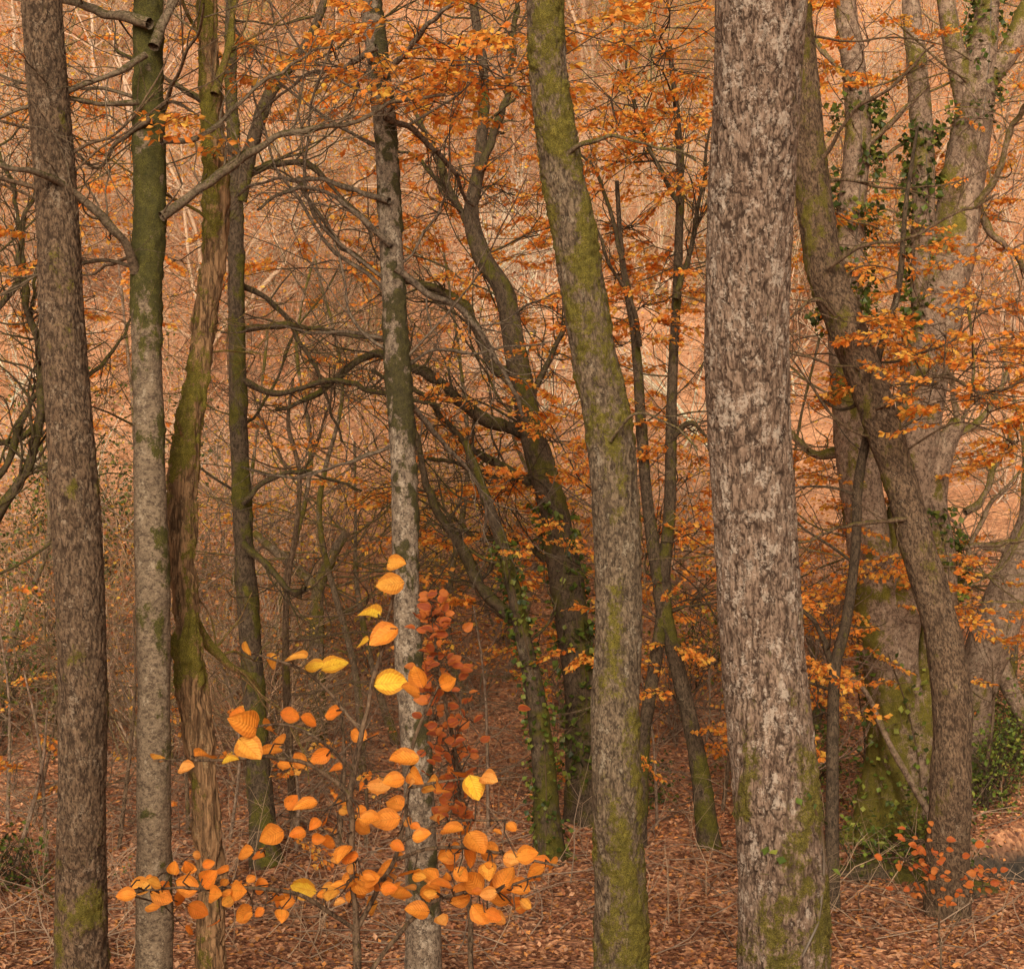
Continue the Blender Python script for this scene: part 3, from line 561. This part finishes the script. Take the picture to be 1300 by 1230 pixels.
und=[(428,1100,430,880,7),(375,1095,368,950,7),(240,1080,215,820,6),(60,1090,30,850,6),(150,1085,170,780,6),(20,1100,60,900,7),(465,1085,450,930,6),(620,1060,600,760,5),(560,1080,585,900,5),(835,1070,812,850,5),(915,1050,930,800,6),(1000,1040,1040,760,6),(1240,1040,1260,840,6),(1020,1090,1010,880,6),(1275,1010,1290,850,5),(290,1080,300,900,5),(130,1100,120,960,6),(760,1040,740,880,5),(40,1060,80,800,5),(200,1060,150,860,5),(320,1050,280,840,5),(10,1050,0,800,5),(1090,1050,1090,880,4),(880,1020,900,850,4)]
for k,(ub,vb,ut,vt,wd) in enumerate(und):
    d=4.0/((vb-615)*S)
    finish(build_tree('sapling','thin leggy bare sapling rising from fallen leaves','sapling',d,
     [[(ut,vt,2),(ut*.6+ub*.4+8,vt*.6+vb*.4,wd*.7),(ub,vb,wd)]],M_pink if k%2 else M_furrow,'smooth',[(0,.15)],0.2,rnd=8,rmoss=.1,nseg=12,ds=.08,amp=.002,bareup=(vt,vb-60),group='saplings along the stream bank',rl=(.7,1.9),
     clusters=[(ut,vt+40,30,30,1)] if k%3==0 else [(ub,vt+90,30,30,1)]))

# ---------------------------------------------------------------- foreground leafy sapling
def near_leaf(buf,P,D,Nn,size,col,rng,curl=0.25):
    n=9; m=5; D=unit(D); sd=unit(np.cross(D,Nn)); nn=np.cross(sd,D)
    t=np.linspace(0,1,n); wdt=0.39*np.sin(np.pi*t**0.9)**0.65*(1-0.1*t); wdt[0]=0.01; wdt[-1]=0.004
    s=np.linspace(-1,1,m); V=[];Lf=[]
    c1=rng.uniform(-curl,curl*1.8); fold=rng.uniform(0.1,0.5); ph=rng.uniform(0,6)
    tw=rng.uniform(-.5,.5)
    for a,wd in zip(t,wdt):
        for b in s:
            z=fold*abs(b)*wd - c1*a*a*0.8 + 0.014*math.sin(a*34+ph)*abs(b) + tw*b*wd*a
            y=b*wd*(1+0.03*math.sin(a*40))
            V.append(P+size*(D*a+sd*y+nn*z)); Lf.append([b,a])
    i=np.arange(n-1)[:,None]; j=np.arange(m-1)[None,:]
    F=np.stack([i*m+j,i*m+j+1,(i+1)*m+j+1,(i+1)*m+j],-1).reshape(-1,4)
    tip=np.array(Lf)[:,1:2]; c2=np.clip(col*np.array([0.95,0.72,0.6]),0,1)
    if rng.rand()<.5: tip=1-tip
    buf.add(V,F,col*(1-tip*0.6)+c2*tip*0.6,np.array(Lf))
def near_sapling(name,label,d,shoots,leaves,palette,seed,upbias=0.0,scale=1.12,face=(0.5,1.3),tw=1.0):
    rng=rs(seed); br=Buf(); lf=Buf(); P_all=[]
    base=None
    for k,sh in enumerate(shoots):
        pts=[]
        for q,(u,v,wd,*o) in enumerate(sh):
            dd=d+(o[0] if o else 0); pts.append([*W(u,v,dd),wd*.5*S*dd*tw])
        if k==0:
            bx,by=pts[0][0]+0.1,d; gz=gh(bx,by); base=np.array([bx,by,gz]); pts=[[bx,by,gz-0.05,pts[0][3]*1.6],[ (bx+pts[0][0])/2+.03,by,(gz+pts[0][2])/2,pts[0][3]*1.3]]+pts
        Q=catmull(pts,0.03); Q[:,:3]+=0.007*np.stack([vn(Q[:,:3]*14+z) for z in (1,8,15)],1)
        branch_tube(br,Q[:,:3],np.abs(Q[:,3]),8,0.0,0.2); P_all.append(Q[:,:3])
    PA=np.vstack(P_all)
    for (u,v,hl,*o) in leaves:
        dd=d+rng.uniform(-.35,.35); C=W(u,v,dd); j=int(np.argmin(np.linalg.norm((PA-C)*np.array([1,0.5,1.4]),axis=1))); A=PA[j]
        dv=C-A; L=np.linalg.norm(dv)
        dirv=unit(np.array([dv[0],dv[1]*.4,dv[2]*.6])*1.0/(L+1e-6)+np.array([.35*np.sign(dv[0]),0,0])+rng.normal(0,.3,3)*np.array([1,.5,.6])+np.array([0,0,upbias]))
        size=2*hl*S*dd*scale; b=C-dirv*size*0.5
        mid=(A+b)/2+np.array([0,0,0.02*L])+rng.normal(0,.01,3)
        if np.linalg.norm(b-A)>0.004:
            V,F,_=tube(np.array([A,mid,b,b+dirv*size*.1]),np.array([.0030,.0025,.0017,.0012]),5); br.add(V,F,(0.2,0,0.1))
        Nn=unit(np.array([rng.normal(0,.5),-rng.uniform(*face),rng.uniform(0.2,1.1)]))
        c=palette[o[0]] if o and o[0]<len(palette) else palette[rng.choice(len(palette))]
        near_leaf(lf,b,dirv,Nn,size,np.clip(np.array(c)*rng.uniform(.88,1.12),0,.95),rng)
    e=bpy.data.objects.new(name,None); COL.objects.link(e); e.location=base; e['label']=label; e['category']='sapling'
    obj('stem',br.mesh('stem',M_furrow,base),e); obj('foliage',lf.mesh('foliage',M_near,base),e)
PN=[(0.84,0.56,0.05),(0.88,0.44,0.07),(0.86,0.33,0.045),(0.78,0.24,0.03),(0.86,0.41,0.10)]
LVS=[(503,715,14,1),(495,742,18,1),(467,778,20,0),(487,805,19,2),(458,815,13,0),(316,822,11,1),(345,840,13,1),(378,836,19,1),(400,846,13,0),(424,843,17,0),(495,868,20,0),(532,858,15,2),(520,877,15,2),(570,865,14,2),(312,918,21,2),(343,925,17,2),(368,908,13,3),(392,915,12,3),(424,905,14,3),(315,948,21,1),(262,957,18,2),(290,963,11,0),(235,973,13,4),(200,962,13,1),(345,955,15,2),(362,972,10,2),(408,960,13,3),(425,975,11,3),(455,933,13,2),(472,932,11,3),(513,965,19,2),(525,985,14,2),(545,995,17,1),(580,985,16,3),(602,998,18,0),(618,985,14,4),(480,1000,14,4),(490,1040,18,2),(503,1020,14,2),(388,1020,15,2),(370,1018,11,3),(345,1060,17,2),(400,1045,9,3),(435,1080,15,2),(415,1070,12,3),(460,1050,12,2),(575,1055,17,2),(605,1070,19,2),(570,1085,15,2),(597,1085,14,3),(670,1085,15,2),(703,1097,12,2),(310,1082,13,2),(328,1085,12,3),(385,1128,17,0),(378,1058,11,3),(300,1130,16,2),(240,1125,17,2),(215,1130,15,2),(180,1125,14,1),(265,1115,15,3),(282,1122,12,2),(330,1125,13,3),(445,1115,14,2),(470,1115,14,2),(490,1100,15,2),(520,1110,17,2),(545,1110,14,2),(560,1125,16,3),(600,1120,17,2),(640,1115,17,2),(680,1108,15,2),(650,1090,13,4),(620,1105,14,1),(160,1136,12,2),(500,1130,15,2),(420,1135,14,1),(350,1140,15,2),(585,1140,15,2),(635,1140,14,2),(460,1000,10,3),(440,1020,10,2),(535,1060,13,2),(555,1040,12,4),(195,1150,14,2),(250,1155,14,3),(310,1160,15,2),(470,1150,15,1),(530,1155,16,2),(610,1160,15,2),(660,1150,14,3),
(300,905,13,3),(355,940,14,2),(380,965,12,2),(500,990,14,2),(560,1000,14,2),(470,1040,15,2),(590,1050,15,2),(620,1080,16,2),(445,1090,13,3),(460,1125,15,2),(485,1125,15,3),(510,1135,14,2),(545,1135,15,2),(625,1125,15,3),(660,1125,14,2),(205,1138,14,2),(230,1140,13,3),(275,1135,14,2)]
_q=rs(77)
for k in range(60):
    u_=_q.uniform(170,700); LVS.append((u_,1128+_q.normal(0,20),_q.uniform(7,12),int(_q.choice([1,2,2,3,4]))))
for k in range(22):
    u_=_q.uniform(400,650); LVS.append((u_,1060+_q.normal(0,36),_q.uniform(6,10),int(_q.choice([1,2,2,3,4]))))
near_sapling('beech_sapling','slender beech sapling with glowing yellow and orange oval leaves',5.0,
 [[(455,1300,7),(452,1180,6),(446,1080,5),(448,980,5),(470,880,4),(490,800,3),(504,712,2)],
  [(446,1010,4),(400,975,3.5,-.05),(350,960,3,-.1),(290,965,2.5,-.1),(195,966,2,-.1)],
  [(458,930,3.5),(420,880,3,.1),(380,848,2.5,.1),(312,826,1.8,.1)],
  [(452,1180,5),(500,1090,4,.1),(520,1000,3.5,.1),(528,930,3,.1),(560,862,1.8,.1)],
  [(500,1090,4,.1),(560,1075,3,.1),(620,1080,3,.1),(708,1098,2,.1)],
  [(452,1180,4),(380,1135,3.5,-.1),(300,1128,3,-.15),(230,1128,2.5,-.2),(158,1134,1.8,-.2)],
  [(446,1080,3.5),(410,1055,3),(370,1040,2.5),(330,1080,1.8)],
  [(520,1000,3,.1),(560,992,2.5,.1),(620,988,1.8,.1)],
  [(448,980,3),(400,935,2.5,-.1),(360,920,2.2,-.1),(305,925,1.8,-.1)],
  [(508,1070,3,.1),(560,1045,2.5,.1),(640,1040,1.8,.1)],
  [(455,1250,4),(540,1150,3.5),(620,1130,3),(690,1112,2)]],LVS,PN,21,scale=1.08,tw=1.5)
rng=rs(44); PR=[(0.36,0.085,0.03),(0.46,0.12,0.04),(0.58,0.19,0.05),(0.27,0.06,0.025)]
RL=[]
for k in range(190):
    t=rng.rand(); vv_=760+t*280; RL.append((546+36*t+rng.normal(0,8+15*math.sin(t*3.1)),vv_,rng.uniform(5,8.5)))
for k in range(26): RL.append((rng.uniform(534,568),rng.uniform(752,800),rng.uniform(6,9)))
near_sapling('beech_sapling','upright sapling shoot clad in curled dark russet leaves',6.2,
 [[(600,1300,6),(595,1100,5),(583,980,4.5),(562,880,4),(552,800,3),(546,755,2)],[(583,980,2),(560,930,1.5),(545,890,1)],[(590,1030,2),(575,960,1.8),(590,900,1)]],RL,PR,45,upbias=.3,face=(.2,1.2),tw=1.3)
RL=[(1180+rng.normal(0,22),1100+rng.normal(0,22),rng.uniform(3.5,6)) for _ in range(60)]+[(1250+rng.normal(0,18),1120+rng.normal(0,14),rng.uniform(3,6)) for _ in range(25)]
near_sapling('beech_sapling','low twiggy sapling with small coppery leaves near the water',7.5,
 [[(1200,1320,4),(1195,1200,3),(1185,1120,2),(1175,1070,1.2)],[(1195,1200,2),(1230,1150,1.6),(1262,1105,1)],[(1190,1160,1.8),(1160,1110,1.4),(1150,1090,1)]],RL,[(0.6,0.16,0.04),(0.5,0.12,0.04),(0.62,0.22,0.06)],46,upbias=.2)

# ---------------------------------------------------------------- shrubs
def shrub(name,label,cat,x,y,hx,hz,n,palette,lsize,seed,nst=14,mat=None):
    rng=rs(seed); gz=gh(x,y); br=Buf(); lf=Buf(); base=np.array([x,y,gz]); tips=[]
    for k in range(nst):
        d=[rng.normal(0,.7)*hx/hz,rng.normal(0,.5),1]; grow(br,base+rng.normal(0,.08,3)*[1,1,0]-[0,0,.05],d,hz*rng.uniform(.6,1.1),.014,2,rng,.2,.0,tips,.2,(3,6),sides=4)
    T=np.array([p for p,_ in tips]); idx=rng.randint(len(T),size=n); P=T[idx]+rng.normal(0,.12,(n,3)); P[:,2]=np.maximum(P[:,2],gz+.02)
    leaf_quads(lf,P,rng.normal(0,1,(n,3))*[1,1,.6],lsize,pal(palette,n,rng,.25),rng,.8,.7)
    e=bpy.data.objects.new(name,None); COL.objects.link(e); e.location=base; e['label']=label; e['category']=cat
    obj('stems',br.mesh('stems',M_pink if mat else M_dark,base),e); obj('foliage',lf.mesh('foliage',mat or M_ivy,base,False),e)
def atpx(u,v,d): p=W(u,v,d); return p[0]
shrub('holly_bush','dark glossy evergreen holly under bare branches','bush',atpx(60,0,24),24,1.8,2.8,3500,PAL_IVY,.07,60,20)
shrub('holly_bush','dark glossy evergreen holly under bare branches','bush',atpx(150,0,25.5),25.5,1.5,2.2,2200,PAL_IVY,.07,61,16)
shrub('holly_bush','small dark evergreen holly beside the thin trunks','bush',atpx(-10,0,21),21,1.3,2.0,2000,PAL_IVY,.07,62,14)
BR='straggling green bramble on the stream bank'
for k,(u,d,hx,hz,n,m_) in enumerate([(1255,19.2,1.1,1.2,1800,1.5),(1300,20.5,1.2,1.4,1800,1.3),(1110,16.1,.5,.5,500,1.3),(1180,16.3,.5,.6,600,1.2),(1245,18.4,.6,.7,700,1.5),(1030,18.0,.6,.6,500,1.4),(20,15.8,.8,.6,500,1.0),(800,19.0,.6,.5,400,1.3)]):
    shrub('bramble_bush',BR,'bush',atpx(u,0,d),d,hx,hz,n,PAL_IVY*m_,.06,163+k,12)
shrub('ivy_bush','ivy tumbling round the foot of the oak','bush',atpx(1010,0,19.5),19.5,.8,1.2,1300,PAL_IVY*1.5,.06,65,12)
shrub('holly_bush','sparse young holly with yellowing leaves','bush',atpx(880,0,23),23,.8,1.5,1000,np.array([(0.2,0.2,0.03),(0.1,0.12,0.02),(.4,.3,.04)]),.07,66,12)
YL=np.array([(0.82,0.54,0.07),(0.84,0.40,0.07),(.64,.46,.06)]); OL=PAL_OR
for k,(u,d,hx,hz,n) in enumerate([(470,23,1,2.3,1000),(640,24,1.4,2.5,1600),(560,25,1.2,2.8,1300),(250,24.5,1.2,2.4,900),(700,25.5,1.2,2.6,1200),(400,25.5,1.2,2.6,1000)]):
    shrub('hazel_bush','low hazel with pale yellow autumn leaves','bush',atpx(u,0,d),d,hx,hz,n,YL,.07,67+k,14,M_leaf)
for k,(u,d,hx,hz,n) in enumerate([(850,21.5,1.2,1.8,900),(1040,22,1.2,2.2,1100),(1100,23,1.3,2.2,1200),(720,22,1.0,1.5,700),(600,22.5,1.0,1.6,700),(330,23.5,1.2,1.8,800),(160,22.5,1.1,1.7,700),(1220,22.5,1.2,2.2,1000)]):
    shrub('beech_bush','low young beech thick with bright orange leaves','bush',atpx(u,0,d),d,hx,hz,n,OL,.065,267+k,12,M_leaf)
pb=Buf(); Q=catmull(np.array([[*W(1178,1030,16.0),.035],[*W(1130,945,16.3),.032],[*W(1100,880,16.6),.028],[*W(1072,850,16.8),.02]]),.05)
zz=gh(Q[0,0],Q[0,1]); P0=np.array([[Q[0,0]+.15,Q[0,1],zz-.03,.036]]); Q=np.vstack([P0,Q]); branch_tube(pb,Q[:,:3],Q[:,3],10,.15,.3)
po=obj('fallen_branch',pb.mesh('fallen_branch',M_pink,Q[0,:3]),None,Q[0,:3]); po['label']='pale dead pole leaning from the bank towards the oak'; po['category']='branch'
for k,(u,d,r) in enumerate([(1105,15.9,.25),(1150,15.75,.2),(1075,16.0,.14),(1235,15.4,.2)]):
    rng=rs(80+k); x=atpx(u,0,d); n=40; m=24
    th=np.linspace(0,2*np.pi,n,endpoint=False); ph=np.linspace(0.02,np.pi-.02,m)
    D=np.stack([np.sin(ph)[:,None]*np.cos(th),np.sin(ph)[:,None]*np.sin(th),np.cos(ph)[:,None]*np.ones(n)],-1).reshape(-1,3)
    rr=r*(1+.4*fbm(D*1.6+k*9,3)+.08*fbm(D*8+k,2)); V=D*rr[:,None]*[1.3,1,.7]+[x,d,gh(x,d)+r*.05]
    bb=Buf(); bb.add(V,tfaces(m,n)[:,::-1],np.stack([0*rr,.8*ss(-.1,.7,D[:,2]+fbm(V*5,2)),0*rr+.3],1)); b0=np.array([x,d,gh(x,d)])
    o=obj('boulder',bb.mesh('boulder',M_dark,b0),None,b0); o['label']='moss-capped boulder embedded in the stream bank'; o['category']='rock'; o['group']='boulders on the bank'

# ---------------------------------------------------------------- hillside trees (individuals sharing a few grown forms)
forms=[]
for k in range(8):
    rng=rs(200+k); tr=Buf(); lf=Buf(); tips=[]
    col=[(0.62,0.41,0.26),(0.40,0.24,0.14),(0.72,0.50,0.35),(0.24,0.145,0.08),(0.56,0.35,0.21),(0.33,0.25,0.09),(0.68,0.46,0.31),(0.48,0.29,0.17)][k]
    for s_ in range(rng.randint(1,4)):
        P=[np.array([rng.normal(0,.15),rng.normal(0,.15),-.2])]; d=unit(np.array([rng.normal(0,.28),rng.normal(0,.2),1]))
        Ht=rng.uniform(6,9); n=9
        for _ in range(n-1): d=unit(d+rng.normal(0,.17,3)*[1,1,.3]+[0,0,.05]); P.append(P[-1]+d*Ht/(n-1))
        P=np.array(P); R=np.linspace(rng.uniform(.06,.11),.018,n); Q=catmull(np.column_stack([P,R]),.25)
        V,F,_=tube(Q[:,:3],Q[:,3],7); V+=0.02*fbm(V*3,2)[:,None]; tr.add(V,F,np.array(col))
        for b in range(15):
            i0=rng.randint(2,n-1); nd=[rng.normal(0,1),rng.normal(0,.7),rng.uniform(-.1,.8)]
            grow(tr,P[i0],nd,rng.uniform(1.5,3.2),R[i0]*.5,2,rng,0,.04,tips,.2,(4,8),col=col)
    T=np.array([p for p,_ in tips]); nl=[3400,2200,800,1600,3000,700,2200,4200][k]; idx=rng.randint(len(T),size=nl)
    leaf_quads(lf,T[idx]+rng.normal(0,.22,(nl,3))*[1,1,.5],rng.normal(0,1,(nl,3))*[1,1,.5],.08,np.clip(pal([PAL_OR,PAL_OR*.9+.06,PAL_OR*[1,1.25,1.2]][k%3],nl,rng,.2),0,.95),rng,1.0)
    forms.append((tr.mesh('trunk_form',M_twig),lf.mesh('crown_form',M_leaf,(0,0,0),False)))
rng=rs(300); LB=['bare pale multi-stemmed tree with coppery leaves on the hillside','slim brown tree on the leafy slope with thin orange crown','bare twisted grey tree on the leaf-covered slope','dark slender tree with scattered orange leaves on the slope','arching tree with tan branches and orange foliage on the slope','greenish mossy bare tree on the slope','pale branching tree with sparse russet leaves on the slope','full coppery-leaved beech on the wooded slope']
cnt=0; pos=[]
while cnt<80:
    y=25+40*rng.rand()**0.8; x=rng.uniform(-1,1)*(0.34*y+2)
    if y<28 and rng.rand()<.7: continue
    if any((x-a)**2+(y-b)**2<1.6 for a,b in pos): continue
    pos.append((x,y)); k=rng.randint(8)
    e=bpy.data.objects.new('woodland_tree',None); COL.objects.link(e); e.location=(x,y,gh(x,y)); e.rotation_euler=(rng.normal(0,.06),rng.normal(0,.1),rng.uniform(0,6.28)); sc=rng.uniform(.6,.95); e.scale=(sc,sc,sc)
    e['label']=LB[k]; e['category']='tree'; e['group']='trees on the wooded hillside'
    obj('trunk',forms[k][0],e); obj('crown',forms[k][1],e); cnt+=1
tm=[]
for k in range(7):
    rng=rs(400+k); b=Buf(); tips=[]
    col=[(0.80,0.57,0.39),(0.64,0.40,0.24),(0.84,0.63,0.46),(0.42,0.24,0.13),(0.77,0.51,0.33),(0.68,0.42,0.23),(0.36,0.26,0.11)][k]
    for s_ in range(7): grow(b,np.array([rng.normal(0,.25),rng.normal(0,.25),-.1]),[rng.normal(0,.5),rng.normal(0,.4),1],rng.uniform(2,3.2),.03,2,rng,0,.03,tips,.2,(4,7),col=col,ratio=.75)
    T=np.array([p for p,_ in tips]); nl=380; idx=rng.randint(len(T),size=nl)
    c=pal(PAL_LIT*1.3 if k%3==0 else PAL_OR*[1,1.15,1.1],nl,rng,.2); l=Buf(); leaf_quads(l,T[idx]+rng.normal(0,.35,(nl,3)),rng.normal(0,1,(nl,3))*[1,1,.6],.095,c,rng,1.0)
    tm.append((b.data(),l.data()))
rng=rs(500); MB=Buf(); ML=Buf()
for q in range(370):
    y=24.5+45*rng.rand()**.9; x=rng.uniform(-1,1)*(0.36*y+2); k=rng.randint(7); a=rng.uniform(0,6.28); sc=rng.uniform(.6,1.1)
    if y<28: sc*=.75
    if q<22: y=rng.uniform(20,23.5); x=rng.uniform(-.34,-.12)*y; sc*=.7
    R=rotm(a,0,0)*sc; o=np.array([x,y,gh(x,y)])
    (V,F,C),(V2,F2,C2)=tm[k]; t_=rng.uniform(.8,1.2)*(0.9 if q<22 else 1)
    MB.add(V@R.T+o,F,np.clip(C*t_,0,.9)); ML.add(V2@R.T+o,F2,np.clip(C2*t_,0,.95))
mo=obj('woodland_scrub',MB.mesh('woodland_scrub',M_twig)); mo['kind']='stuff'; mo['label']='dense tangle of pale bare twigs covering the hillside'; mo['category']='scrub'
mo=obj('woodland_foliage',ML.mesh('woodland_foliage',M_leaf,(0,0,0),False)); mo['kind']='stuff'; mo['label']='haze of orange and russet leaves over hillside scrub'; mo['category']='foliage'
rng=rs(600); n=95000; y=12.8+13.5*rng.rand(n)**1.05; x=rng.uniform(-1,1,n)*(0.34*y+1); k=chan(x,y)<.25; x,y=x[k],y[k]; n=len(x)
P=np.stack([x,y,ground_h(x,y)+rng.uniform(.0,.03,n)],1); LL=Buf(); cl=pal(PAL_LIT,n,rng,.25)*(0.9+0.6*fbm(np.stack([x*.8,y*.8,0*x],1),3))[:,None]
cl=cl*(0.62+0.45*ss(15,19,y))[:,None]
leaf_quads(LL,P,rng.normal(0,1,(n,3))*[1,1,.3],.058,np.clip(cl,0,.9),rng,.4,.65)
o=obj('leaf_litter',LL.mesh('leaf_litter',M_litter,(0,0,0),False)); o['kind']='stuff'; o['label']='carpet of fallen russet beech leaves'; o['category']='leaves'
TB=Buf()
for q in range(1700):
    y_=13+13*rng.rand(); x_=rng.uniform(-1,1)*(.34*y_+.5)
    if q%2: x_=-abs(x_) if rng.rand()<.7 else x_
    if chan(x_,y_)>.1: continue
    if q%3==0: grow(TB,np.array([x_,y_,gh(x_,y_)]),[rng.normal(0,.6),rng.normal(0,.4),1],rng.uniform(.3,1.1),.006,1,rng,0,0,None,.3,(2,6),col=(.38,.24,.14))
    else: grow(TB,np.array([x_,y_,gh(x_,y_)+.02]),[rng.normal(0,1),rng.normal(0,1),.12],rng.uniform(.4,1.3),.009,1,rng,0,-.02,None,.2,(1,4),col=(.3,.19,.12))
o=obj('fallen_twigs',TB.mesh('fallen_twigs',M_twig)); o['kind']='stuff'; o['label']='scattered dead twigs and wiry undergrowth on the leaf litter'; o['category']='twigs'

# ---------------------------------------------------------------- light, sky, camera
world=bpy.data.worlds.new('World'); scene.world=world; world.use_nodes=True; nt=world.node_tree
bg=nt.nodes['Background']; sky=nt.nodes.new('ShaderNodeTexSky'); sky.sky_type='NISHITA'; sky.sun_disc=False
EL,AZ=27,186
sky.sun_elevation=math.radians(EL); sky.sun_rotation=math.radians(AZ); sky.air_density=1; sky.dust_density=4; sky.ozone_density=1
hs=nt.nodes.new('ShaderNodeHueSaturation'); hs.inputs['Saturation'].default_value=0.2; nt.links.new(sky.outputs[0],hs.inputs['Color'])
mw=nt.nodes.new('ShaderNodeMix'); mw.data_type='RGBA'; mw.blend_type='MULTIPLY'; mw.inputs[0].default_value=1; mw.inputs[7].default_value=(1.0,0.93,0.81,1)
nt.links.new(hs.outputs[0],mw.inputs[6]); nt.links.new(mw.outputs[2],bg.inputs[0]); bg.inputs[1].default_value=0.15
sun=bpy.data.lights.new('sun','SUN'); sun.energy=3.3; sun.angle=math.radians(30); sun.color=(1,.92,.78)
so=bpy.data.objects.new('sun',sun); COL.objects.link(so)
az=math.radians(AZ); el=math.radians(EL)
from mathutils import Vector
dirv=Vector((math.sin(az)*math.cos(el),math.cos(az)*math.cos(el),math.sin(el)))
so.rotation_euler=dirv.to_track_quat('Z','Y').to_euler(); so.location=(0,-5,20)
cam=bpy.data.cameras.new('camera'); cam.sensor_width=36; cam.lens=18/0.325; cam.clip_end=2000; cam.clip_start=0.1
co=bpy.data.objects.new('camera',cam); COL.objects.link(co); co.location=(0,0,CZ); co.rotation_euler=(math.radians(90),0,0); scene.camera=co
scene.view_settings.view_transform='Standard'
